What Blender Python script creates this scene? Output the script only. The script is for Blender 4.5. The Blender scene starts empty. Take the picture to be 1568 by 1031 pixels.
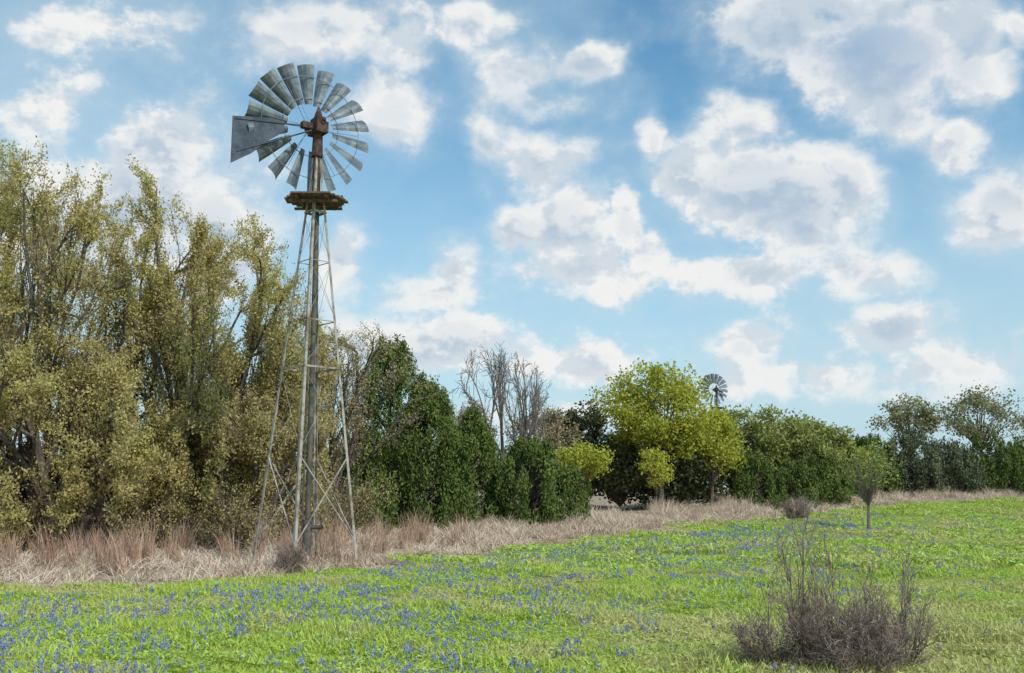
import bpy, math, numpy as np
from mathutils import Vector, Matrix
rng = np.random.default_rng(11)
scene = bpy.context.scene
COL = scene.collection

# ------------------------------------------------------------------ helpers
def hgt(x, y):
    t = np.clip((np.asarray(y, float) - 18) / 50.0, 0, 1)
    h = 1.1 * t * t * (3 - 2 * t)
    x = np.asarray(x, float)
    return h + 0.05*np.sin(x*0.7+1.3)*np.sin(y*0.45) + 0.03*np.sin(x*1.9+y*1.1)
EX = [-40,-12,-7.6,-3.7,-1.5,2.1,10,19.5,28,60,120]
EY = [8,12.6,14.7,16.9,21.8,27.5,38,48,54,72,100]
def edge(x):
    x = np.asarray(x, float)
    return np.interp(x, EX, EY) + 0.35*np.sin(x*1.3) + 0.25*np.sin(x*3.1+1)

def nt(mat):
    mat.use_nodes = True
    n = mat.node_tree.nodes; n.clear()
    return mat.node_tree, n, mat.node_tree.links
def N(n, t, **kw):
    a = n.new(t)
    for k, v in kw.items(): setattr(a, k, v)
    return a
def mixc(n, l, fac, a, b, mode='MIX'):
    m = N(n, 'ShaderNodeMix', data_type='RGBA', blend_type=mode)
    for s, v in ((m.inputs[0], fac), (m.inputs[6], a), (m.inputs[7], b)):
        if isinstance(v, (int, float)): s.default_value = v
        elif isinstance(v, tuple): s.default_value = (*v, 1)
        else: l.new(v, s)
    return m.outputs[2]
def noise(n, l, vec, scale, detail=4, rough=0.55):
    a = N(n, 'ShaderNodeTexNoise'); a.inputs['Scale'].default_value = scale
    a.inputs['Detail'].default_value = detail; a.inputs['Roughness'].default_value = rough
    if vec is not None: l.new(vec, a.inputs['Vector'])
    return a
def mrange(n, l, v, a, b, c=0, d=1, smooth=True):
    m = N(n, 'ShaderNodeMapRange'); m.interpolation_type = 'SMOOTHSTEP' if smooth else 'LINEAR'
    l.new(v, m.inputs[0])
    for i, q in enumerate((a, b, c, d)): m.inputs[i+1].default_value = q
    return m.outputs[0]
def leafshader(n, l, c, transl):
    df = N(n, 'ShaderNodeBsdfDiffuse'); l.new(c, df.inputs[0])
    o = N(n, 'ShaderNodeOutputMaterial')
    if transl <= 0: l.new(df.outputs[0], o.inputs[0]); return
    tr = N(n, 'ShaderNodeBsdfTranslucent'); l.new(c, tr.inputs[0])
    mx = N(n, 'ShaderNodeMixShader'); mx.inputs[0].default_value = transl
    l.new(df.outputs[0], mx.inputs[1]); l.new(tr.outputs[0], mx.inputs[2]); l.new(mx.outputs[0], o.inputs[0])
def leafmat(name, dark, light, alt=None, transl=0.3, nscale=0.7):
    m = bpy.data.materials.new(name); t, n, l = nt(m)
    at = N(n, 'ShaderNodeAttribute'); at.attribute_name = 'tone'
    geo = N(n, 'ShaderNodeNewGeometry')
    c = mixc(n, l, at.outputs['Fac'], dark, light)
    if alt:
        ns = noise(n, l, geo.outputs['Position'], nscale, 1)
        f = mrange(n, l, ns.outputs['Fac'], 0.42, 0.62, 0, 0.75)
        c = mixc(n, l, f, c, alt)
    leafshader(n, l, c, transl)
    return m
def solidmat(name, a, b, scale=6, rough=0.8, metal=0.0, bump=0.3, lo=0.4, hi=0.62):
    m = bpy.data.materials.new(name); t, n, l = nt(m)
    tc = N(n, 'ShaderNodeTexCoord')
    ns = noise(n, l, tc.outputs['Object'], scale, 6, 0.65)
    c = mixc(n, l, mrange(n, l, ns.outputs['Fac'], lo, hi), a, b)
    p = N(n, 'ShaderNodeBsdfPrincipled'); l.new(c, p.inputs['Base Color'])
    p.inputs['Roughness'].default_value = rough; p.inputs['Metallic'].default_value = metal
    bp = N(n, 'ShaderNodeBump'); bp.inputs['Strength'].default_value = bump; bp.inputs['Distance'].default_value = 0.02
    l.new(ns.outputs['Fac'], bp.inputs['Height']); l.new(bp.outputs[0], p.inputs['Normal'])
    o = N(n, 'ShaderNodeOutputMaterial'); l.new(p.outputs[0], o.inputs[0])
    return m

def unit(v): return v / np.maximum(np.linalg.norm(v, axis=-1, keepdims=True), 1e-9)
class MB:
    def __init__(s): s.v=[]; s.f=[]; s.m=[]; s.t=[]; s.n=0
    def add(s, v, f, mat=0, tone=0.5):
        v = np.asarray(v, float); f = np.asarray(f, int)
        s.v.append(v); s.f.append(f + s.n); s.n += len(v)
        s.m.append(np.full(len(f), mat)); s.t.append(np.broadcast_to(np.asarray(tone, float), (len(v),)).copy())
    def tubes(s, p0, p1, r0, r1, k=4, mat=0, tone=0.5):
        p0, p1 = np.atleast_2d(np.asarray(p0, float)), np.atleast_2d(np.asarray(p1, float)); M = len(p0)
        r0 = np.broadcast_to(r0, (M,)); r1 = np.broadcast_to(r1, (M,))
        d = unit(p1 - p0); a = np.where(np.abs(d[:, 2:3]) > 0.9, np.array([[1., 0, 0]]), np.array([[0, 0, 1.]]))
        u = unit(np.cross(d, a)); w = np.cross(d, u)
        th = np.arange(k) * 2*math.pi/k + math.pi/4
        ring = u[:, None]*np.cos(th)[None, :, None] + w[:, None]*np.sin(th)[None, :, None]
        v = np.concatenate([p0[:, None] + ring*r0[:, None, None], p1[:, None] + ring*r1[:, None, None]], 1).reshape(-1, 3)
        i = np.arange(k); j = (i+1) % k
        q = np.stack([i, j, j+k, i+k], 1)
        f = (q[None] + (np.arange(M)*2*k)[:, None, None]).reshape(-1, 4)
        s.add(v, f, mat, tone)
    def leaves(s, pos, size, tone, mat=1, aspect=0.55, up=0.0):
        M = len(pos); size = np.broadcast_to(size, (M,))[:, None]
        u = rng.normal(size=(M, 3)); u[:, 2] += up; u = unit(u)
        w = unit(np.cross(u, rng.normal(size=(M, 3))))
        v = np.stack([pos-u*size, pos+w*size*aspect-u*size*0.15, pos+u*size, pos-w*size*aspect-u*size*0.15], 1).reshape(-1, 3)
        f = np.arange(4*M).reshape(M, 4)
        s.add(v, f, mat, np.repeat(np.clip(tone, 0, 1), 4) if np.ndim(tone) else tone)
    def box(s, c, size, mat=0, rot=None):
        h = np.array(size)/2
        v = np.array([[x, y, z] for x in (-1, 1) for y in (-1, 1) for z in (-1, 1)])*h
        if rot is not None: v = v @ np.array(rot.to_3x3()).T
        s.add(v + np.array(c), [[0,1,3,2],[4,6,7,5],[0,4,5,1],[2,3,7,6],[0,2,6,4],[1,5,7,3]], mat)
    def build(s, name, mats, link=True, loc=(0,0,0), parent=None, smooth=False):
        me = bpy.data.meshes.new(name)
        me.from_pydata(np.concatenate(s.v).tolist(), [], np.concatenate(s.f).tolist())
        for m in mats: me.materials.append(m)
        me.polygons.foreach_set('material_index', np.concatenate(s.m).astype(np.int32))
        a = me.attributes.new('tone', 'FLOAT', 'POINT'); a.data.foreach_set('value', np.concatenate(s.t).astype(np.float32))
        if smooth: me.polygons.foreach_set('use_smooth', np.ones(len(me.polygons), bool))
        me.update()
        o = bpy.data.objects.new(name, me); o.location = loc
        if link: COL.objects.link(o)
        if parent: o.parent = parent
        return o

# ------------------------------------------------------------------ materials
bark = solidmat('bark_grey', (0.07,0.055,0.042), (0.16,0.13,0.10), 9)
bark_dk = solidmat('bark_dark', (0.04,0.032,0.025), (0.10,0.08,0.06), 9)
bark_lt = solidmat('bark_pale', (0.14,0.115,0.10), (0.24,0.20,0.17), 9)
twig_br = solidmat('twig_brown', (0.16,0.115,0.095), (0.36,0.265,0.22), 9)
L_bud = leafmat('leaf_bud_olive', (0.40,0.31,0.12), (0.78,0.66,0.31), (0.58,0.53,0.19), 0.38)
L_bud2 = leafmat('leaf_bud_tan', (0.33,0.25,0.12), (0.66,0.54,0.29), (0.46,0.41,0.16), 0.3)
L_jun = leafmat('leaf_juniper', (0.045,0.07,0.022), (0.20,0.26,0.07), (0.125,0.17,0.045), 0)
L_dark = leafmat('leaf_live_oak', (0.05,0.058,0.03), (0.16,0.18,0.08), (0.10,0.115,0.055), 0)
L_haze = leafmat('leaf_far_hazed', (0.075,0.09,0.055), (0.21,0.23,0.125), (0.135,0.155,0.09), 0)  # live oak green paled and blued: distance haze painted into the leaf colour
L_yel = leafmat('leaf_spring_yellow', (0.28,0.28,0.035), (0.64,0.63,0.12), (0.43,0.45,0.08), 0.35)
L_grn = leafmat('leaf_mid_green', (0.17,0.20,0.06), (0.46,0.47,0.15), (0.28,0.30,0.10), 0.3)
L_olv = leafmat('leaf_olive', (0.18,0.18,0.095), (0.44,0.43,0.22), (0.28,0.27,0.15), 0.3)

# ------------------------------------------------------------------ tree builders
def grow(T, tips, p, d, L, r, lev, LV):
    c = LV[lev]; n = c['n']; seg = L/n; last = lev == len(LV)-1
    for i in range(n):
        d = d + rng.normal(0, c['w'], 3); d[2] += c['t']; d = d/np.linalg.norm(d)
        q = p + d*seg
        ra = r*(1-i/n*c['tp']); rb = r*(1-(i+1)/n*c['tp'])
        T.append((*p, *q, ra, rb, lev))
        if last or c.get('leaf'): tips.append((*q, *d))
        if not last and i >= c['s']:
            k = c['k'] if isinstance(c['k'], int) else (int(c['k']) + (rng.random() < c['k'] % 1))
            for _ in range(k):
                a = rng.normal(size=3); a -= a.dot(d)*d; a /= np.linalg.norm(a)
                ang = math.radians(rng.uniform(*c['a']))
                cd = d*math.cos(ang) + a*math.sin(ang)
                grow(T, tips, q, cd, L*c['lr']*rng.uniform(0.75, 1.2)*(1-0.35*i/n), max(rb*0.62, 0.004), lev+1, LV)
        p = q
def woody(stems, LV, L, r, spread=0.35, base=0.15):
    T, tips = [], []
    for i in range(stems):
        az = 2*math.pi*(i+rng.random()*0.7)/stems
        s = spread*rng.uniform(0.5, 1.3)
        d = np.array([math.cos(az)*s, math.sin(az)*s, 1.0]); d /= np.linalg.norm(d)
        p = np.array([math.cos(az), math.sin(az), 0])*base; p[2] = -0.1
        grow(T, tips, p, d, L*rng.uniform(0.8, 1.15), r*rng.uniform(0.7, 1.1), 0, LV)
    return np.array(T), np.array(tips)
def finish(T, tips, H, R, dome=0.0):
    z = np.percentile(tips[:, 2], 99.5); rr = np.percentile(np.hypot(tips[:, 0], tips[:, 1]), 96)
    T = T.copy(); tips = tips.copy()
    if dome:      # broad crowns: pull the tallest leaders back toward a domed top
        z9 = np.percentile(tips[:, 2], 93)
        def f(P):
            r2 = (np.hypot(P[:, 0], P[:, 1])/rr)**2
            lim = z9*(1-0.18*np.clip(r2, 0, 1.6))
            return np.where(P[:, 2] > lim*0.82, lim*0.82 + (P[:, 2]-lim*0.82)*dome, P[:, 2])
        for c in (slice(0, 3), slice(3, 6)): T[:, c.start+2] = f(T[:, c])
        tips[:, 2] = f(tips[:, :3]); z = np.percentile(tips[:, 2], 99.7)
    S = np.array([R/rr, R/rr, H/z])
    T[:, 0:3] *= S; T[:, 3:6] *= S; tips[:, :3] *= S
    return T, tips
LV_TREE = [dict(n=5, w=0.12, t=0.0, tp=0.5, s=0, k=2, a=(30,65), lr=0.66),
           dict(n=5, w=0.15, t=0.03, tp=0.6, s=1, k=1.8, a=(25,55), lr=0.55),
           dict(n=4, w=0.16, t=0.05, tp=0.6, s=0, k=2.2, a=(20,55), lr=0.5, leaf=1),
           dict(n=5, w=0.15, t=0.08, tp=0.7, s=9, k=0, a=(0,1), lr=0.5)]
def budding_tree(name, x, y, H, R, stems=4, nl=7, ls=0.04, lm=None, bm=None, spread=0.4, tw=1.0, LV=LV_TREE, r=0.13, L0=4.0, dome=0.45):
    T, tips = finish(*woody(stems, LV, L0, r, spread), H, R, dome)
    b = MB()
    for lev in range(len(LV)):
        s = T[T[:, 8] == lev]
        b.tubes(s[:, :3], s[:, 3:6], s[:, 6]*tw, s[:, 7]*tw, 6 if lev < 2 else 3)
    if nl:
        tp = tips[tips[:, 2] > 0.05]
        P = np.repeat(tp[:, :3], nl, 0); D = np.repeat(tp[:, 3:6], nl, 0)
        P = P - D*rng.uniform(0, 0.35, (len(P), 1)) + rng.normal(0, 0.06, P.shape)
        ctone = np.repeat(rng.uniform(0, 1, len(tp)), nl)
        b.leaves(P, rng.uniform(0.5, 1.2, len(P))*ls, 0.5*ctone + 0.5*rng.random(len(P)), 1, 0.55, 0.8)
    return b.build(name, [bm or bark, lm or L_bud], loc=(x, y, float(hgt(x, y))-0.03))

def clump_tree(name, x, y, H, R, lm, bm=None, trunk=0.3, n=55, per=260, ls=0.09, flat=0.75, off=(0,0), cr=0.22, gap=1.0):
    """broadleaf tree: trunk, limbs to every leaf clump, clumps through the crown shell"""
    b = MB(); zc = H*(1+trunk)/2; rz = H*(1-trunk)/2
    dirs = unit(rng.normal(size=(n, 3))); rad = rng.uniform(0.35, 1, n)**0.6
    lob = 1 + 0.22*np.sin(dirs[:, 0]*5+x) * np.cos(dirs[:, 2]*4+y)
    C = dirs*rad[:, None]*lob[:, None]*np.array([R*(1-cr*0.6), R*(1-cr*0.6), rz*(1-cr*0.6)]) + np.array([off[0], off[1], zc])
    fork = np.array([0.05, 0, H*trunk*0.9])
    r0 = 0.035*H/2
    b.tubes([[0,0,-0.1],[0.03,0,H*trunk*0.45]], [[0.03,0,H*trunk*0.45], fork], [r0*1.25, r0], [r0, r0*0.85], 7)
    for c in C:
        m1 = fork + (c-fork)*0.4 + rng.normal(0, 0.12, 3)*R*0.3; m1[2] += 0.1
        m2 = fork + (c-fork)*0.75 + rng.normal(0, 0.08, 3)*R*0.3
        b.tubes([fork, m1, m2], [m1, m2, c], [r0*0.45, r0*0.28, r0*0.16], [r0*0.28, r0*0.16, 0.006], 4)
    rc = R*cr*rng.uniform(0.45, 1.45, n)
    cnt = (per*rng.uniform(0.4, 1.2, n)*gap).astype(int)
    idx = np.repeat(np.arange(n), cnt); g = rng.normal(size=(len(idx), 3))
    g = unit(g)*(rng.random((len(idx), 1))**0.5)*1.25
    g += 0.22*np.sin(g[:, [1, 2, 0]]*7 + idx[:, None])
    P = C[idx] + g*rc[idx][:, None]*np.array([1.15, 1.15, flat])
    P += rng.normal(0, 0.07, P.shape)
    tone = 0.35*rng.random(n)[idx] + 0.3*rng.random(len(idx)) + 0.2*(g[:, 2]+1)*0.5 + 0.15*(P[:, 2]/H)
    P[:, 2] = np.maximum(P[:, 2], 0.05)
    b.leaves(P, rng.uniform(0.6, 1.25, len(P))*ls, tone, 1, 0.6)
    return b.build(name, [bm or bark, lm], loc=(x, y, float(hgt(x, y))-0.03))

def juniper(name, x, y, H, R, lm=None, n=90, per=230, ls=0.07, pw=1.5):
    b = MB()
    u = rng.random(n); z = H*(0.03 + 0.90*u**1.15)
    prof = R*np.clip(1-(z/H)**pw, 0, 1)**0.75*(0.72+0.28*np.clip(z/(0.18*H), 0, 1))
    az = rng.uniform(0, 2*math.pi, n)
    lob = 1 + 0.18*np.sin(az*3+x) + 0.14*np.sin(az*5+z*1.3)
    rr = prof*lob*rng.uniform(0.45, 1, n)**0.6
    C = np.stack([np.cos(az)*rr, np.sin(az)*rr, z], 1)
    b.tubes([[0,0,-0.1]], [[0,0,H*0.85]], 0.03*H, 0.01, 6)
    b.tubes(np.stack([0*z, 0*z, np.maximum(z-0.5*rr-0.1, 0.05)], 1), C, 0.03, 0.008, 4)
    rc = (0.05*H/2+0.13*R)*rng.uniform(0.6, 1.35, n)*(1-0.4*z/H)
    idx = np.repeat(np.arange(n), (per*rng.uniform(0.6, 1.3, n)).astype(int))
    g = unit(rng.normal(size=(len(idx), 3)))*(rng.random((len(idx), 1))**0.6)
    g[:, :2] *= (1.1 - 0.65*np.clip(g[:, 2:3], 0, 1))
    P = C[idx] + g*rc[idx][:, None]*np.array([1, 1, 2.3]) + rng.normal(0, 0.05, (len(idx), 3))
    P[:, 2] = np.maximum(P[:, 2], 0.03)
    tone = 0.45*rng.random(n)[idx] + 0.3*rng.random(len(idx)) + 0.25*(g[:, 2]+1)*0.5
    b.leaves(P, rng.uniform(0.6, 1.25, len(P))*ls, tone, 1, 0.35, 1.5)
    return b.build(name, [bark_dk, lm or L_jun], loc=(x, y, float(hgt(x, y))-0.03))

# ------------------------------------------------------------------ ground
def axis(n0, n1, k, step):
    a = [0.0]
    s = step
    while a[-1] < n1:
        a.append(a[-1]+s)
        if a[-1] > n0: s *= k
    return np.array(a)
xs = axis(22, 1600, 1.16, 0.35); xs = np.concatenate([-xs[::-1], xs[1:]])
ys = axis(62, 1600, 1.16, 0.35) - 6; ys = np.concatenate([[-600, -200, -60, -20, -10], ys])
X, Y = np.meshgrid(xs, ys); Z = hgt(X, Y)
me = bpy.data.meshes.new('ground')
V = np.stack([X, Y, Z], -1).reshape(-1, 3); nx, ny = len(xs), len(ys)
i = (np.arange(ny-1)[:, None]*nx + np.arange(nx-1)[None]).reshape(-1)
me.from_pydata(V.tolist(), [], np.stack([i, i+1, i+nx+1, i+nx], 1).tolist())
dry = np.clip((V[:, 1]-edge(V[:, 0]))/0.8+0.5, 0, 1)
a = me.attributes.new('dry', 'FLOAT', 'POINT'); a.data.foreach_set('value', dry.astype(np.float32))
me.polygons.foreach_set('use_smooth', np.ones(len(me.polygons), bool))
ground = bpy.data.objects.new('ground', me); COL.objects.link(ground)
def worn(n, l, geo, ns, rnd=None):
    """noise + bias so the ground round the bare shrub is browner; returns 0..1 factor"""
    sp = N(n, 'ShaderNodeSeparateXYZ'); l.new(geo.outputs['Position'], sp.inputs[0])
    fx = mrange(n, l, sp.outputs['X'], -0.8, 3.0, 0, 0.15); fy = mrange(n, l, sp.outputs['Y'], 16, 9, 0, 1)
    m = N(n, 'ShaderNodeMath', operation='MULTIPLY_ADD'); l.new(fx, m.inputs[0]); l.new(fy, m.inputs[1]); l.new(ns, m.inputs[2])
    if rnd is not None:
        a_ = N(n, 'ShaderNodeMath', operation='MULTIPLY_ADD'); l.new(rnd, a_.inputs[0]); a_.inputs[1].default_value = 0.14; l.new(m.outputs[0], a_.inputs[2])
        m = a_
    return m.outputs[0]
gm = bpy.data.materials.new('meadow_soil'); t, n, l = nt(gm)
geo = N(n, 'ShaderNodeNewGeometry'); at = N(n, 'ShaderNodeAttribute'); at.attribute_name = 'dry'
n1 = noise(n, l, geo.outputs['Position'], 0.5, 4); n2 = noise(n, l, geo.outputs['Position'], 9, 6, 0.7)
g1 = mixc(n, l, mrange(n, l, n2.outputs['Fac'], 0.35, 0.65), (0.22,0.24,0.06), (0.38,0.43,0.11))
g2 = mixc(n, l, mrange(n, l, worn(n, l, geo, n1.outputs['Fac']), 0.48, 0.64, 0, 0.85), g1, (0.42,0.36,0.18))
d1 = mixc(n, l, mrange(n, l, n2.outputs['Fac'], 0.35, 0.65), (0.28,0.20,0.14), (0.52,0.41,0.31))
cc = mixc(n, l, at.outputs['Fac'], g2, d1)
df = N(n, 'ShaderNodeBsdfDiffuse'); l.new(cc, df.inputs[0])
bp = N(n, 'ShaderNodeBump'); bp.inputs['Strength'].default_value = 0.7; bp.inputs['Distance'].default_value = 0.06
l.new(n2.outputs['Fac'], bp.inputs['Height']); l.new(bp.outputs[0], df.inputs['Normal'])
o = N(n, 'ShaderNodeOutputMaterial'); l.new(df.outputs[0], o.inputs[0])
me.materials.append(gm)

# ------------------------------------------------------------------ scatter
def scatter(name, P, rot, scl, sources):
    me = bpy.data.meshes.new(name); me.from_pydata(P.tolist(), [], [])
    a = me.attributes.new('rot', 'FLOAT_VECTOR', 'POINT'); a.data.foreach_set('vector', rot.astype(np.float32).reshape(-1))
    a = me.attributes.new('scl', 'FLOAT_VECTOR', 'POINT'); a.data.foreach_set('vector', scl.astype(np.float32).reshape(-1))
    ob = bpy.data.objects.new(name, me); COL.objects.link(ob)
    c = bpy.data.collections.new(name+'_sources')
    for s in sources: c.objects.link(s)
    ng = bpy.data.node_groups.new(name+'_gn', 'GeometryNodeTree')
    ng.interface.new_socket('Geometry', in_out='INPUT', socket_type='NodeSocketGeometry')
    ng.interface.new_socket('Geometry', in_out='OUTPUT', socket_type='NodeSocketGeometry')
    n, l = ng.nodes, ng.links
    gi = n.new('NodeGroupInput'); go = n.new('NodeGroupOutput')
    ci = n.new('GeometryNodeCollectionInfo'); ci.inputs['Collection'].default_value = c
    ci.inputs['Separate Children'].default_value = True; ci.inputs['Reset Children'].default_value = True
    ip = n.new('GeometryNodeInstanceOnPoints'); ip.inputs['Pick Instance'].default_value = True
    ar = n.new('GeometryNodeInputNamedAttribute'); ar.data_type = 'FLOAT_VECTOR'; ar.inputs['Name'].default_value = 'rot'
    as_ = n.new('GeometryNodeInputNamedAttribute'); as_.data_type = 'FLOAT_VECTOR'; as_.inputs['Name'].default_value = 'scl'
    er = n.new('FunctionNodeEulerToRotation')
    l.new(ar.outputs['Attribute'], er.inputs[0]); l.new(er.outputs[0], ip.inputs['Rotation'])
    l.new(as_.outputs['Attribute'], ip.inputs['Scale'])
    l.new(gi.outputs[0], ip.inputs['Points']); l.new(ci.outputs[0], ip.inputs['Instance'])
    l.new(ip.outputs[0], go.inputs[0])
    ob.modifiers.new('scatter', 'NODES').node_group = ng
    return ob
def place(x, y, smin, smax, tilt=0.08, hz=None):
    P = np.stack([x, y, hgt(x, y)-0.01], 1)
    R = np.stack([rng.normal(0, tilt, len(x)), rng.normal(0, tilt, len(x)), rng.uniform(0, 6.28, len(x))], 1)
    s = rng.uniform(smin, smax, len(x)); S = np.stack([s, s, s*(hz if hz is not None else 1)], 1)
    return P, R, S
def blades(b, n, R, h0, h1, w, lean, mat=0, tone=None):
    a = rng.uniform(0, 6.28, n); r = R*np.sqrt(rng.random(n))
    p = np.stack([np.cos(a)*r, np.sin(a)*r, 0*r], 1)
    az = rng.uniform(0, 6.28, n); ln = rng.uniform(0.1, 1, n)*lean
    h = rng.uniform(h0, h1, n); d = np.stack([np.cos(az)*ln*h, np.sin(az)*ln*h, h], 1)
    wd = rng.uniform(0, 6.28, n); s = np.stack([np.cos(wd), np.sin(wd), 0*wd], 1)*w/2
    m = p + d*np.array([0.35, 0.35, 0.6]); tp = p + d
    v = np.stack([p-s, p+s, m+s*0.8, m-s*0.8, tp+s*0.12, tp-s*0.12], 1).reshape(-1, 3)
    f = (np.array([[0,1,2,3],[3,2,4,5]])[None] + (np.arange(n)*6)[:, None, None]).reshape(-1, 4)
    tn = rng.random(n) if tone is None else tone
    b.add(v, f, mat, np.repeat(tn, 6))

def grassmat(name, dark, light, alt, lo=0.5, hi=0.66, amt=0.8, transl=0.4, nsc=0.5):
    m = bpy.data.materials.new(name); t, n, l = nt(m)
    at = N(n, 'ShaderNodeAttribute'); at.attribute_name = 'tone'
    geo = N(n, 'ShaderNodeNewGeometry'); oi = N(n, 'ShaderNodeObjectInfo')
    c = mixc(n, l, at.outputs['Fac'], dark, light)
    ns = noise(n, l, geo.outputs['Position'], nsc, 2)
    f = mrange(n, l, worn(n, l, geo, ns.outputs['Fac'], oi.outputs['Random']), lo+0.07, hi+0.07, 0, amt)
    c = mixc(n, l, f, c, alt)
    leafshader(n, l, c, transl)
    return m
M_grass = grassmat('grass_green', (0.40,0.48,0.075), (0.66,0.76,0.16), (0.64,0.58,0.27), 0.48, 0.64, transl=0.3)
M_herb = grassmat('herb_green', (0.27,0.41,0.10), (0.47,0.62,0.18), (0.50,0.50,0.20), 0.48, 0.64, transl=0)
M_dry = grassmat('grass_dry', (0.48,0.36,0.27), (0.82,0.68,0.54), (0.55,0.38,0.29), 0.50, 0.66, 0.6, 0)
M_red = grassmat('grass_bluestem', (0.34,0.20,0.14), (0.58,0.40,0.29), (0.55,0.42,0.30), 0.5, 0.66, 0.6, 0)
M_blue = grassmat('bluebonnet_petal', (0.16,0.18,0.42), (0.34,0.38,0.64), (0.24,0.25,0.50), 0.4, 0.7, 0.5, 0)
M_white = grassmat('bluebonnet_tip', (0.40,0.42,0.6), (0.6,0.6,0.7), (0.4,0.4,0.7), transl=0)

srcN = []
for k in range(5):
    b = MB(); blades(b, 210, 0.34, 0.05, 0.15, 0.012, 0.8, 0)
    m = 230; a_ = rng.uniform(0, 6.28, m); r_ = 0.34*np.sqrt(rng.random(m))
    b.leaves(np.stack([np.cos(a_)*r_, np.sin(a_)*r_, rng.uniform(0.01, 0.08, m)], 1), rng.uniform(0.012, 0.028, m), rng.random(m), 1, 0.5)
    srcN.append(b.build('grass_tuft', [M_grass, M_herb], link=False))
srcF = []
for k in range(4):
    b = MB(); blades(b, 220, 0.75, 0.06, 0.16, 0.028, 0.8, 0)
    m = 160; a_ = rng.uniform(0, 6.28, m); r_ = 0.75*np.sqrt(rng.random(m))
    b.leaves(np.stack([np.cos(a_)*r_, np.sin(a_)*r_, rng.uniform(0.02, 0.1, m)], 1), rng.uniform(0.03, 0.06, m), rng.random(m), 1, 0.5)
    srcF.append(b.build('grass_patch', [M_grass, M_herb], link=False))
def region(n, x0, x1, y0, y1, fr=0.62, pad=1.0):
    x = rng.uniform(x0, x1, n); y = rng.uniform(y0, y1, n)
    k = np.abs(x) < y*fr + pad
    return x[k], y[k]
def patchy(x, y, s=0.9):
    return 0.5+0.25*np.sin(x*s*1.7+y*0.9)+0.2*np.sin(y*s*2.3-x*0.8+2)+0.15*np.sin(x*3.7+y*2.9)
x, y = region(5000, -13, 13, 5.5, 19); k = y < edge(x)+0.3; x, y = x[k], y[k]
scatter('meadow_grass', *place(x, y, 0.7, 1.3, 0.08, np.clip(patchy(y, x, 1.3), 0.3, 1)*rng.uniform(0.6, 1.15, len(x))), srcN)
x, y = region(7000, -32, 45, 18.5, 62); k = y < edge(x)+0.2; x, y = x[k], y[k]
scatter('meadow_grass', *place(x, y, 0.7, 1.3, 0.08, np.clip(patchy(y, x, 0.6), 0.3, 1)*rng.uniform(0.6, 1.1, len(x))), srcF)

# bluebonnets
def bonnet():
    b = MB()
    for q in range(3):     # a small clump of spikes
        ox, oy = rng.normal(0, 0.09, 2); H = rng.uniform(0.10, 0.17); m = 26
        z = rng.uniform(0, 1, m); a_ = rng.uniform(0, 6.28, m); r = 0.017*(1-z*0.6)
        b.leaves(np.stack([ox+np.cos(a_)*r, oy+np.sin(a_)*r, H*0.6+z*H*0.4], 1), 0.010*(1-0.35*z), rng.random(m), 0, 0.9)
        b.leaves(np.stack([ox+rng.normal(0, .003, 3), oy+rng.normal(0, .003, 3), H+rng.uniform(0, .01, 3)], 1), 0.005, rng.random(3), 1, 0.9)
        b.tubes([[ox,oy,0]], [[ox,oy,H]], 0.002, 0.0015, 3, 2)
    a_ = rng.uniform(0, 6.28, 16); r = rng.uniform(0.02, 0.09, 16)
    b.leaves(np.stack([np.cos(a_)*r, np.sin(a_)*r, rng.uniform(0.02, 0.07, 16)], 1), 0.02, rng.random(16), 2, 0.4)
    return b.build('bluebonnet', [M_blue, M_white, M_herb], link=False)
sb = [bonnet() for _ in range(8)]
x, y = region(70000, -13, 24, 6.5, 38)
sx = x/y
dens = np.interp(sx, [-0.6, -0.1, 0.05, 0.16, 0.3, 0.45], [1, 0.9, 0.65, 0.20, 0.06, 0.03])
dens = np.maximum(dens, np.where(y > 13, 0.75*np.clip(1-abs(sx-0.2)/0.32, 0, 1), 0))
dens = dens*np.clip((edge(x)-1.0-y)/3.0, 0, 1)*np.interp(y, [6, 12, 20, 38], [0.95, 0.8, 0.6, 0.35])
k = rng.random(len(x)) < dens*np.clip(0.55*patchy(x, y)+0.25, 0.15, 1)*0.55
x, y = x[k], y[k]
P, R, S = place(x, y, 0.65, 1.15, 0.15); S *= np.interp(y, [8, 30], [0.9, 1.25])[:, None]
scatter('bluebonnet_flowers', P, R, S, sb)

# dry grass belt
sd = []
for k in range(5):
    b = MB(); blades(b, 90, 0.22, 0.15, 0.5, 0.014, 1.1, 0); sd.append(b.build('dry_grass_clump', [M_dry], link=False))
x, y = region(19000, -26, 60, 12, 76, 0.64, 2)
depth = np.interp(x, [-20, -4, 2, 10, 20, 40], [11, 13, 9, 6, 7, 9]); e = edge(x)
k = (y > e-0.1+rng.normal(0, 0.35, len(x))) & (y < e+depth); x, y, e = x[k], y[k], e[k]
hz = np.clip(0.40 + (y-e)*0.16, 0.40, np.interp(x, [-4, 4], [0.62, 1.05]))*(0.75+0.45*np.sin(x*1.7+y)*np.sin(y*0.9+1))
scatter('dry_grass', *place(x, y, 0.8, 1.3, 0.2, hz), sd)
sr = []
for k in range(4):
    b = MB(); blades(b, 50, 0.14, 0.40, 0.9, 0.012, 0.4, 0); sr.append(b.build('bluestem_clump', [M_red], link=False))
x = rng.uniform(-17, -1, 620); y = edge(x) + rng.uniform(2.5, 10.5, 620)
k = (y < 28) & (rng.random(620) < np.clip(patchy(x, y, 0.7), 0, 1)**1.5); x, y = x[k], y[k]
scatter('bluestem_grass', *place(x, y, 0.5, 1.1, 0.15), sr)

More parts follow.
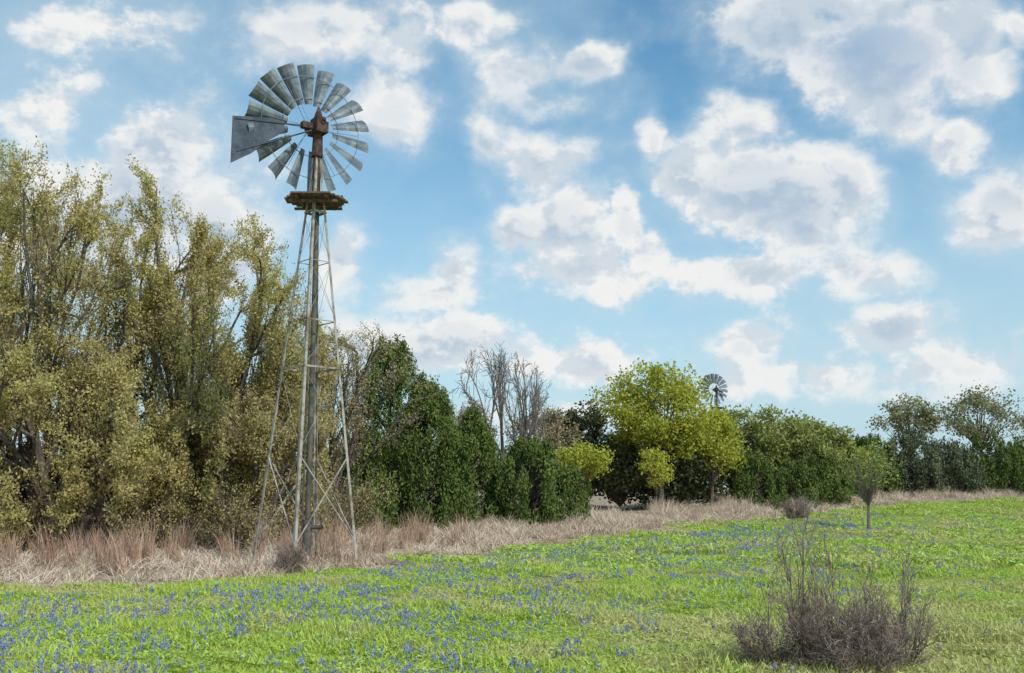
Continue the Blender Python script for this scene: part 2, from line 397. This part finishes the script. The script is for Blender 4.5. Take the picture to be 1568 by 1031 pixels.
# ------------------------------------------------------------------ windmill
galv = solidmat('galvanised_steel', (0.12,0.145,0.17), (0.23,0.255,0.275), 5, 0.6, 0.25, 0.1)
vane = solidmat('vane_steel', (0.04,0.055,0.08), (0.085,0.105,0.14), 4, 0.6, 0.2, 0.1)
legm = solidmat('weathered_leg', (0.19,0.15,0.115), (0.42,0.38,0.33), 3.5, 0.8, 0.0, 0.2, 0.38, 0.58)
rust = solidmat('rusted_iron', (0.05,0.028,0.024), (0.12,0.068,0.052), 8, 0.85, 0.1)
pipe = solidmat('pump_pipe', (0.07,0.07,0.065), (0.17,0.14,0.11), 4, 0.7, 0.2)
wood = solidmat('platform_wood', (0.10,0.06,0.045), (0.20,0.14,0.10), 10, 0.9)
def windmill(x, y, s=1.0, yaw=37, tail_az=196, base=0.0):
    root = bpy.data.objects.new('windmill', None); COL.objects.link(root)
    root.location = (x, y, float(hgt(x, y))-0.05+base); root.scale = (s, s, s)
    def leg(i, z):
        a = math.radians([180, 270, 0, 90][i]); r = 1.05 - 0.117*z
        return np.array([math.cos(a)*r, math.sin(a)*r, z])
    b = MB()
    for i in range(4):
        p, q = leg(i, -0.2), leg(i, 8.4)
        a = math.radians([180,270,0,90][i])
        for s_ in (-1, 1):       # angle iron: two thin flanges
            aa = a + s_*math.radians(45)+math.pi
            w = np.array([math.cos(aa), math.sin(aa), 0])*0.055
            nrm = np.array([-math.sin(aa), math.cos(aa), 0])*0.005
            v = [p-nrm, p+w-nrm, p+w+nrm, p+nrm, q-nrm, q+w*0.8-nrm, q+w*0.8+nrm, q+nrm]
            b.add(v, [[0,1,5,4],[1,2,6,5],[2,3,7,6],[3,0,4,7],[0,3,2,1],[4,5,6,7]])
    b.build('tower_legs', [legm], parent=root)
    b = MB()
    for z, r in ((3.9, 0.026), (4.86, 0.014), (6.1, 0.01), (7.15, 0.03)):
        for i in range(4): b.tubes([leg(i, z)], [leg((i+1) % 4, z)], r, r, 4)
    for z0, z1, r in ((0.45, 2.15, 0.015), (2.25, 3.85, 0.004), (3.95, 4.8, 0.004), (4.9, 6.05, 0.004), (6.15, 7.1, 0.004)):
        for i in range(4):
            j = (i+1) % 4
            b.tubes([leg(i, z0), leg(j, z0)], [leg(j, z1), leg(i, z1)], r, r, 4)
    b.build('tower_braces', [legm], parent=root)
    b = MB()
    b.tubes([[0.03,0,-0.2]], [[0.03,0,8.6]], 0.058, 0.05, 10)
    b.tubes([[0.03,0,0.25]], [[0.03,0,0.9]], 0.09, 0.09, 10)
    b.tubes([[-0.07,-0.02,0.6],[0.0,0,0.75]], [[-0.04,-0.02,8.5],[0.35,-0.1,0.75]], [0.02,0.04], [0.018,0.04], 5)
    b.build('pump_pipe', [pipe], parent=root, smooth=True)
    b = MB()
    for k in range(9):
        yy = -0.52+k*0.13; hw = 0.62 - 0.22*max(0, abs(yy)-0.15)/0.37 + rng.uniform(-0.02, 0.02)
        if abs(yy) < 0.1:
            b.box((-0.37, yy, 7.42), (0.5, 0.115, 0.035)); b.box((0.37, yy, 7.42), (0.5, 0.115, 0.035))
        else: b.box((rng.uniform(-0.01, 0.01), yy, 7.42), (2*hw, 0.115, 0.035))
    for xx in (-0.3, 0.3): b.box((xx, 0, 7.375), (0.06, 1.06, 0.05))
    for yy in (-0.3, 0.3): b.box((0, yy, 7.322), (1.0, 0.06, 0.05))
    b.tubes([[0.52,0,7.4]], [[0.54,0,7.52]], 0.03, 0.025, 5)
    b.build('platform', [wood], parent=root)
    b = MB(); H = 9.0
    b.tubes([[0,0,7.3],[0,0,8.35]], [[0,0,8.4],[0,0,8.9]], [0.09,0.12], [0.075,0.10], 8)
    ya = math.radians(90+yaw); ax = np.array([math.cos(ya), math.sin(ya), 0.0])  # wheel axis
    tn = np.array([-ax[1], ax[0], 0.0]); up = np.array([0,0,1.0]); hub = np.array([0,0,H])
    R4 = Matrix.Rotation(math.radians(yaw), 4, 'Z')
    b.box((0,0,H-0.04), (0.26,0.46,0.24), rot=R4); b.box((0,0,H+0.13), (0.20,0.34,0.12), rot=R4)
    b.tubes([[0,0,H+0.17],[0,0,H+0.30]], [[0,0,H+0.30],[0,0,H+0.44]], [0.11,0.07], [0.07,0.02], 8)
    b.tubes([hub-ax*0.25+up*0.05], [hub+ax*0.5+up*0.08], 0.05, 0.05, 8)
    b.tubes([hub+ax*0.30+up*0.08], [hub+ax*0.46+up*0.08], 0.12, 0.10, 12)
    b.box(tuple(hub-tn*(-0.24)+up*(-0.02)), (0.26,0.14,0.13), rot=R4)
    b.build('gearbox_and_mast', [rust], parent=root)
    b = MB(); wc = hub + ax*0.38 + up*0.10; nb = 18
    def rad(th): return tn*math.sin(th)+up*math.cos(th)
    for k in range(nb):
        th = 2*math.pi*(k+0.3)/nb; e = rad(th); tg = tn*math.cos(th)-up*math.sin(th)
        rows = []
        for (r, w) in ((0.52, 0.15), (0.80, 0.24), (1.09, 0.32), (1.40, 0.385)):
            row = []
            for c in np.linspace(-0.5, 0.5, 5):
                pit = math.radians(30) + 0.55*c   # curved sail
                pos = wc + e*r + (tg*math.cos(pit)+ax*math.sin(pit))*w*c + ax*0.05*(c*c*4)*w
                row.append(pos)
            rows.append(row)
        v = np.array(rows).reshape(-1, 3); f = [[r*5+c, r*5+c+1, r*5+c+6, r*5+c+5] for r in range(3) for c in range(4)]
        b.add(v, f, 0)
    seg = 54
    for rr, off in ((0.64, -0.03), (1.12, -0.05)):
        P = np.array([wc + rad(2*math.pi*k/seg)*rr + ax*off for k in range(seg+1)])
        b.tubes(P[:-1], P[1:], 0.008, 0.008, 4, 0)
    for k in range(6):
        for dth, off in ((0.05, 0.07), (-0.05, -0.07)):
            th = 2*math.pi*(k+0.5)/6
            b.tubes([wc+rad(th)*0.08+ax*off], [wc+rad(th+dth)*1.12], 0.006, 0.006, 4, 0)
    b.build('wheel', [galv], parent=root)
    ta = math.radians(tail_az); td = np.array([math.cos(ta), math.sin(ta), 0.0]); nn = np.array([-td[1], td[0], 0])*0.006
    b = MB()
    o_ = hub + np.array([0, -0.12, -0.07])
    prof = [(0.66, 0.08, -0.14), (0.95, 0.13, -0.34), (1.30, 0.12, -0.66), (1.70, 0.10, -0.90)]
    v = []
    for r, zt, zb in prof:
        for z in (zt, zb):
            v += [o_+td*r+up*z-nn, o_+td*r+up*z+nn]
    f = []
    for k in range(3):
        a0, a1 = k*4, k*4+4
        f += [[a0, a0+2, a1+2, a1], [a0+1, a1+1, a1+3, a0+3], [a0, a1, a1+1, a0+1], [a0+2, a0+3, a1+3, a1+2]]
    f += [[0,1,3,2], [12,14,15,13]]
    b.add(v, f, 0)
    for off in (-0.014, 0.014):
        n3 = nn/0.006*off
        b.tubes([o_+td*0.1+up*0.03+n3, o_+td*0.1-up*0.05+n3], [o_+td*1.66+up*0.05+n3, o_+td*1.58-up*0.64+n3], 0.014, 0.012, 4)
    b.build('tail_vane', [vane], parent=root)
    return root
windmill(-4.07, 20.0)
windmill(20.6, 100.0, 1.13, yaw=20, tail_az=60)

# ------------------------------------------------------------------ trees, left grove
budding_tree('budding_elm_tree', -15.8, 25.8, 9.0, 4.2, 5, 5, spread=0.8)
budding_tree('budding_elm_tree', -11.7, 24.9, 9.8, 4.0, 5, 5, spread=0.8)
budding_tree('budding_elm_tree', -8.2, 25.6, 8.7, 3.3, 5, 5, spread=0.8)
budding_tree('budding_elm_tree', -6.3, 26.6, 6.2, 2.3, 4, 5, spread=0.7)
budding_tree('budding_elm_tree', -10.2, 23.4, 5.0, 3.8, 6, 4, lm=L_bud, spread=1.1)
budding_tree('budding_elm_tree', -14.2, 23.4, 4.8, 3.4, 6, 4, lm=L_bud2, spread=1.1)
budding_tree('budding_elm_tree', -6.9, 24.8, 4.0, 2.3, 5, 4, lm=L_bud2, spread=1.0)
budding_tree('budding_elm_tree', -5.2, 30.5, 6.5, 2.0, 3, 1, lm=L_bud2)
for (jx, jy, jh, jr) in ((-15.5,28.5,4.8,2.2), (-12.3,28.5,4.0,1.9), (-9.5,29.5,3.4,2.0), (-7.0,29.3,3.0,1.6), (-18.5,27,5,2.2), (-12.8,26.2,2.6,1.3)):
    juniper('juniper_tree', jx, jy, jh, jr, L_dark, 70, 150)
LV_SH = [dict(n=5, w=0.14, t=0.03, tp=0.5, s=0, k=1.7, a=(20,55), lr=0.5),
         dict(n=4, w=0.18, t=0.03, tp=0.6, s=0, k=1.5, a=(25,60), lr=0.5, leaf=1),
         dict(n=3, w=0.2, t=0.03, tp=0.7, s=9, k=0, a=(0,1), lr=0.5)]
for (sx_, sy_, sh, srr) in ((-13.8,23.0,1.6,1.6), (-11.0,22.8,1.4,1.5), (-8.4,23.3,1.6,1.5), (-6.4,24.0,1.6,1.4), (-4.6,27.0,1.8,1.4)):
    budding_tree('thicket_shrub', sx_, sy_, sh, srr, 14, 2, 0.03, L_bud2, bark, 0.8, 0.5, LV_SH, 0.05, dome=0)

# ------------------------------------------------------------------ middle
juniper('juniper_tree', -4.3, 35.0, 6.7, 1.6, None, 140, 230, pw=2.4)
juniper('juniper_tree', -2.7, 32.0, 4.9, 1.7, None, 140, 240)
juniper('juniper_tree', -1.4, 32.8, 3.9, 1.4, None, 90, 220)
juniper('juniper_tree', -4.6, 31.6, 3.2, 1.4, None, 90, 200)
juniper('juniper_tree', 0.7, 32.6, 2.9, 1.45, None, 110, 220, pw=2.6)
juniper('juniper_tree', 1.7, 33.6, 1.9, 0.9, None, 60, 180, pw=2.4)
LV_BARE = [dict(n=4, w=0.10, t=0.0, tp=0.5, s=1, k=2, a=(30,65), lr=0.75),
           dict(n=5, w=0.13, t=0.02, tp=0.6, s=1, k=2, a=(25,60), lr=0.6),
           dict(n=4, w=0.15, t=0.04, tp=0.6, s=0, k=1.6, a=(25,55), lr=0.55),
           dict(n=3, w=0.16, t=0.05, tp=0.7, s=9, k=0, a=(0,1), lr=0.5)]
def bare(x, y, H, R, st, nl=0, tw=1.0, sp=0.5):
    T, tips = finish(*woody(st, [dict(d, leaf=1) for d in LV_BARE], 3.4, 0.13, sp), H, R, 0.5)
    b = MB()
    for lev in range(4):
        s = T[T[:, 8] == lev]; b.tubes(s[:, :3], s[:, 3:6], np.maximum(s[:, 6]*tw, 0.010), np.maximum(s[:, 7]*tw, 0.008), 5 if lev < 2 else 3)
    if nl:
        P = np.repeat(tips[:, :3], nl, 0) + rng.normal(0, 0.08, (len(tips)*nl, 3))
        b.leaves(P, 0.05, rng.random(len(P)), 1)
    return b.build('bare_tree', [bark_lt, L_bud2], loc=(x, y, float(hgt(x, y))-0.03))
bare(-0.1, 40, 6.9, 2.2, 4, sp=0.8)
bare(1.5, 42, 4.4, 1.6, 4, 1)
bare(-1.9, 41, 4.6, 1.6, 4, 1)
clump_tree('live_oak_tree', 3.1, 45, 4.9, 1.7, L_haze, trunk=0.1, n=60, flat=0.8)
clump_tree('live_oak_tree', 4.6, 43.5, 3.4, 1.8, L_dark, trunk=0.05, n=60)
clump_tree('spring_oak_tree', 6.2, 42, 6.2, 2.6, L_yel, trunk=0.34, n=95, per=220, ls=0.075, cr=0.2)
clump_tree('spring_oak_tree', 8.4, 42.5, 4.6, 1.4, L_yel, trunk=0.25, n=45, per=220, ls=0.075, cr=0.28)
clump_tree('spring_oak_tree', 2.6, 37.5, 2.9, 1.0, L_yel, trunk=0.45, n=22, per=180, ls=0.06, cr=0.3)
clump_tree('spring_oak_tree', 5.6, 39.5, 2.7, 0.8, L_yel, trunk=0.3, n=18, per=180, ls=0.06, cr=0.32)
clump_tree('live_oak_tree', 7.3, 44.0, 3.0, 2.4, L_dark, trunk=0.04, n=70)
clump_tree('green_oak_tree', 11.2, 48, 4.9, 2.0, L_grn, trunk=0.2, n=60)
clump_tree('green_oak_tree', 13.6, 48.5, 4.5, 1.9, L_grn, trunk=0.15, n=60)
juniper('juniper_tree', 10.6, 44.0, 2.5, 1.4, None, 80, 200, pw=2.4)
juniper('juniper_tree', 12.7, 45.0, 2.1, 1.4, None, 80, 200, pw=2.4)
juniper('juniper_tree', 14.4, 47.0, 2.3, 1.5, None, 80, 200, pw=2.4)
clump_tree('green_oak_tree', 16.3, 53, 4.3, 1.7, L_grn, trunk=0.15, n=50)
clump_tree('green_oak_tree', 18.2, 55, 3.8, 1.6, L_yel, trunk=0.15, n=40, per=150)
for (jx, jy, jh, jr) in ((17.6,53.5,2.6,1.7), (20.2,57,3.4,2.0), (22.6,57,3.8,2.0), (25.2,58,3.1,2.2), (28.2,59,3.4,2.4), (31.6,60,3.4,2.4), (35,61,3.5,2.4), (39,62,3.6,2.6), (44,64,3.8,2.8), (50,66,4,3)):
    juniper('juniper_tree', jx, jy, jh, jr, L_haze if int(jx*3) % 2 else L_jun, 100, 150, 0.10, pw=2.8)
for (ox, oh, orr) in ((25.4, 6.5, 2.4), (29.9, 7.0, 2.8), (34.8, 5.8, 2.6)):
    clump_tree('live_oak_tree', ox, 64, oh, orr, L_olv, trunk=0.42, n=44, per=110, ls=0.10, cr=0.22)
clump_tree('sapling_tree', 10.9, 31.0, 2.9, 1.05, L_grn, bm=bark_lt, trunk=0.30, n=44, per=34, ls=0.05, cr=0.34)

# distant woods: one merged mass
b = MB()
xx = np.arange(-75, 110, 2.6)
for q in xx:
    yy = 84 + rng.uniform(-6, 8); H = rng.uniform(3.0, 4.6); R_ = rng.uniform(1.8, 3)
    n_ = 26; C = unit(rng.normal(size=(n_, 3)))*rng.uniform(0.4, 1, (n_, 1))*np.array([R_, R_, H*0.45]) + np.array([q, yy, H*0.5+0.9])
    idx = np.repeat(np.arange(n_), 60)
    P = C[idx] + unit(rng.normal(size=(len(idx), 3)))*rng.random((len(idx), 1))**0.5*0.75
    b.leaves(P, rng.uniform(0.12, 0.24, len(P)), 0.6*rng.random(n_)[idx]+0.4*rng.random(len(idx)), 1, 0.6)
    b.tubes([[q, yy, 0.9]], [[q, yy, H*0.7]], 0.15, 0.06, 5)
b.build('distant_treeline', [bark_dk, L_haze])

# ------------------------------------------------------------------ foreground bare shrub etc.
def shrub(name, x, y, H, R, stems, extra=(), LV=LV_SH, tw=1.0, bm=twig_br, parts=((0,0,1,1),)):
    b = MB()
    for (px, py, fh, fr) in parts:
        T, tips = finish(*woody(int(stems*fr), LV, 1.0, 0.011, 0.7, 0.45*R*fr), H*fh, R*fr)
        o_ = np.array([px, py, 0])
        b.tubes(T[:, :3]+o_, T[:, 3:6]+o_, T[:, 6]*tw, T[:, 7]*tw, 3)
    for (ex, ey, eh) in extra:
        T2, t2 = finish(*woody(1, LV, 1.0, 0.012, 0.12, 0.0), eh, 0.25)
        b.tubes(T2[:, :3]+[ex, ey, 0], T2[:, 3:6]+[ex, ey, 0], T2[:, 6]*tw*1.2, T2[:, 7]*tw*1.2, 3)
    return b.build(name, [bm], loc=(x, y, float(hgt(x, y))))
shrub('bare_shrub', 2.62, 8.4, 0.76, 0.85, 50, ((-0.25,0,1.45), (-0.2,0.05,1.3), (-0.12,0.1,1.2), (0.55,0,1.02), (0.62,0.1,0.9), (0.1,0.2,1.1), (0.32,-0.1,0.95), (-0.5,0,0.95), (0,-0.1,1.0)), tw=0.72,
      parts=((-0.05,0,0.95,0.6),(-0.5,0.1,0.62,0.5),(0.5,-0.05,0.9,0.45),(0.1,0.3,0.85,0.5),(0.15,-0.3,0.7,0.5)))
shrub('bare_shrub', -3.95, 18.2, 0.55, 0.35, 40, tw=0.9)
shrub('bare_shrub', 10.0, 35.5, 0.9, 0.6, 30, tw=1.6)

# ------------------------------------------------------------------ sky
w = bpy.data.worlds.new('World'); scene.world = w; w.use_nodes = True
n, l = w.node_tree.nodes, w.node_tree.links; n.clear()
SUN_EL, SUN_AZ = 43.0, 135.0
sky = N(n, 'ShaderNodeTexSky', sky_type='NISHITA'); sky.sun_disc = False
sky.sun_elevation = math.radians(SUN_EL); sky.sun_rotation = math.radians(SUN_AZ)
sky.dust_density = 1.0; sky.ozone_density = 2.0
CL = [(-46.3,48.6,12,5,.85),(-19.8,48.2,11,5,1),(-12.8,46.4,5,4,.9),(-12.6,39.1,5,5,.95),(-36.6,34.8,7.5,5.4,1.15),
(-39.5,27.8,14,8,1.2),(-30.6,26.4,5,9,1.15),(-49,40,11,8,.85),(-3.8,48.3,4.4,3,1),(1.1,43.8,5.4,3.4,1.05),(7.5,44.4,3.2,2.2,1),
(3.8,40.5,7,2.6,.75),(-2.7,36.3,2.1,4,1),(2.1,32.7,4.8,4.6,1.05),(4.5,27.1,5.8,4.8,1.15),(7.5,21.2,9.2,3.6,1.05),(-.3,26.4,3.1,3,1),
(12.3,26.4,2.6,4.4,1),(14.2,23,3.8,3.2,1),(24,37.7,4.0,4.4,.95),(18.7,31.7,4.6,4.4,1.05),(25.5,30.5,8,6.4,1.2),(33.3,29.9,5.2,6.2,1.15),
(24.5,21.2,10.5,3.2,1.05),(30,25.5,6.4,3.2,.95),(35.3,22.4,6,3.2,1),(29,47.8,8.2,5.8,1.12),(39.4,45.2,10.6,8,1.22),(47.8,44.9,5.4,6.6,1.1),(40.1,37.9,6,3.8,1.05),
(46.5,34.5,3.6,4,1),(51.5,28.5,6,5,1.1),(54,47.8,2,2.4,1),(-6.3,21.5,3.8,3.6,1),(-7.6,19.5,6.4,2.6,1),(-17.4,22.5,3,3.4,1.05),
(-5.6,14.1,14,3.8,1),(6.4,12.8,10,3.2,.9),(38.4,15.6,5,3.4,1),(24.3,14.2,5.4,3,.95),(30.8,11.0,14,3.2,.95),(46,12.0,8,3.4,1),(14.7,35.5,1.5,3,.95),(10,8,20,3,.75)]
GR = [(35,47,11,5.5,1),(40,42,6,4,.8),(27.5,27.5,7,3.5,.6),(3.8,41,6.5,2.6,.8),(25,33.5,4,2,.4),(50.5,31,4,2,.6),(-38,24,12,5,.3),(5,24.5,5,2,.35),(-20,50,8,2.5,.3)]
def ellipses(n, l, ab, lst, a0=1.75, a1=0.15, sm=0.12):
    prev = None
    for (a, b_, ra, rb, wt) in lst:
        s = N(n, 'ShaderNodeVectorMath', operation='SUBTRACT'); l.new(ab, s.inputs[0]); s.inputs[1].default_value = (a/100, b_/100, 0)
        m = N(n, 'ShaderNodeVectorMath', operation='MULTIPLY'); l.new(s.outputs[0], m.inputs[0]); m.inputs[1].default_value = (100/ra, 100/rb, 0)
        L_ = N(n, 'ShaderNodeVectorMath', operation='LENGTH'); l.new(m.outputs[0], L_.inputs[0])
        v = mrange(n, l, L_.outputs['Value'], a0, a1, 0, wt, False)
        if prev is None: prev = v
        else:
            q = N(n, 'ShaderNodeMath', operation='SMOOTH_MAX'); l.new(prev, q.inputs[0]); l.new(v, q.inputs[1]); q.inputs[2].default_value = sm; prev = q.outputs[0]
    return prev
def warp(n, l, dirv, ab):
    for sc, am in ((7, 0.045), (24, 0.03)):
        ns = noise(n, l, dirv, sc, 2, 0.6)
        s = N(n, 'ShaderNodeVectorMath', operation='SUBTRACT'); l.new(ns.outputs['Color'], s.inputs[0]); s.inputs[1].default_value = (0.5,0.5,0.5)
        m = N(n, 'ShaderNodeVectorMath', operation='MULTIPLY_ADD'); l.new(s.outputs[0], m.inputs[0]); m.inputs[1].default_value = (am*1.2, am, 0); l.new(ab, m.inputs[2])
        ab = m.outputs[0]
    return ab
def math2(op, a, b_, c=None):
    m = N(n, 'ShaderNodeMath', operation=op)
    for i_, v in enumerate((a, b_, c)):
        if v is None: continue
        if isinstance(v, (int, float)): m.inputs[i_].default_value = v
        else: l.new(v, m.inputs[i_])
    return m.outputs[0]
tc = N(n, 'ShaderNodeTexCoord'); G = tc.outputs['Generated']
sp = N(n, 'ShaderNodeSeparateXYZ'); l.new(G, sp.inputs[0])
my = math2('MAXIMUM', math2('ABSOLUTE', sp.outputs['Y'], None), 0.2)
XA = math2('DIVIDE', sp.outputs['X'], my)
AB = N(n, 'ShaderNodeCombineXYZ'); l.new(XA, AB.inputs[0]); l.new(math2('DIVIDE', sp.outputs['Z'], my), AB.inputs[1])
wab = warp(n, l, G, AB.outputs[0])
E = ellipses(n, l, wab, CL)
grey = ellipses(n, l, wab, GR)
# flattened 3-D noise so billows are wider than tall
fl = N(n, 'ShaderNodeVectorMath', operation='MULTIPLY'); l.new(G, fl.inputs[0]); fl.inputs[1].default_value = (1, 1, 1.35)
fo = N(n, 'ShaderNodeVectorMath', operation='ADD'); l.new(fl.outputs[0], fo.inputs[0]); fo.inputs[1].default_value = (0.012, -0.004, 0.018)
F0 = noise(n, l, fl.outputs[0], 12, 9, 0.60).outputs['Fac']; F1 = noise(n, l, fo.outputs[0], 12, 5, 0.58).outputs['Fac']
big = noise(n, l, G, 4.0, 2, 0.5).outputs['Fac']
D0 = math2('SUBTRACT', math2('MULTIPLY_ADD', big, 0.3, math2('MULTIPLY_ADD', F0, 1.8, E)), 1.27)
# soft, wispy rims in some places and crisp rims in others
wis = mrange(n, l, big, 0.4, 0.6, 0.0, 1.0)
m_soft = mrange(n, l, D0, 0.14, 0.70); m_hard = mrange(n, l, D0, 0.26, 0.54)
mask = math2('MULTIPLY_ADD', wis, math2('SUBTRACT', m_soft, m_hard), m_hard)
thin = mrange(n, l, D0, -0.25, 0.45, 0, 0.32)
lit = mrange(n, l, math2('SUBTRACT', F0, F1), -0.07, 0.06, 0.0, 1)
edgew = mrange(n, l, D0, 0.40, 0.95, 1.0, 0.0)
lit = math2('MULTIPLY_ADD', edgew, 0.5, math2('MULTIPLY', lit, 0.75))
ccol = mixc(n, l, lit, (0.48,0.58,0.68), (0.86,0.865,0.855))
g3 = math2('MULTIPLY', grey, mrange(n, l, D0, 0.40, 0.90))
ccol = mixc(n, l, g3, ccol, (0.35,0.48,0.64))
haze = mrange(n, l, sp.outputs['Z'], 0.0, 0.36, 0.9, 0.0, False)
skc = N(n, 'ShaderNodeVectorMath', operation='SCALE'); l.new(sky.outputs[0], skc.inputs[0]); skc.inputs['Scale'].default_value = 0.14
tint = mixc(n, l, 1.0, skc.outputs[0], (0.68,1.10,1.12), 'MULTIPLY')
base = mixc(n, l, haze, tint, (0.54,0.69,0.78))
veil = noise(n, l, G, 3.5, 4, 0.6)
left = mrange(n, l, XA, 0.05, -0.55, 0.0, 0.45)
base = mixc(n, l, left, base, (0.50,0.66,0.74))
base = mixc(n, l, mrange(n, l, veil.outputs['Fac'], 0.40, 0.70, 0.0, 0.35), base, (0.46,0.64,0.75))
base = mixc(n, l, thin, base, (0.60,0.72,0.78))
fin = mixc(n, l, mask, base, ccol)
bg = N(n, 'ShaderNodeBackground'); l.new(fin, bg.inputs[0]); bg.inputs[1].default_value = 1.03
o = N(n, 'ShaderNodeOutputWorld'); l.new(bg.outputs[0], o.inputs[0])
try:
    w.cycles.sampling_method = 'MANUAL'; w.cycles.sample_map_resolution = 512
except Exception: pass

sd_ = bpy.data.lights.new('sun', 'SUN'); sd_.energy = 2.8; sd_.angle = math.radians(1.0); sd_.color = (1, 0.95, 0.86)
so = bpy.data.objects.new('sun', sd_); COL.objects.link(so)
az, el = math.radians(SUN_AZ), math.radians(SUN_EL)
tosun = Vector((math.sin(az)*math.cos(el), math.cos(az)*math.cos(el), math.sin(el)))
so.rotation_euler = tosun.to_track_quat('Z', 'Y').to_euler()

cam = bpy.data.cameras.new('camera'); cam.lens = 35; cam.sensor_width = 36; cam.clip_end = 5000
co = bpy.data.objects.new('camera', cam); COL.objects.link(co)
co.location = (0, 0, 1.5); co.rotation_euler = (math.radians(90+8.6), 0, 0)
scene.camera = co
scene.view_settings.view_transform = 'Standard'; scene.view_settings.look = 'None'; scene.view_settings.exposure = 0
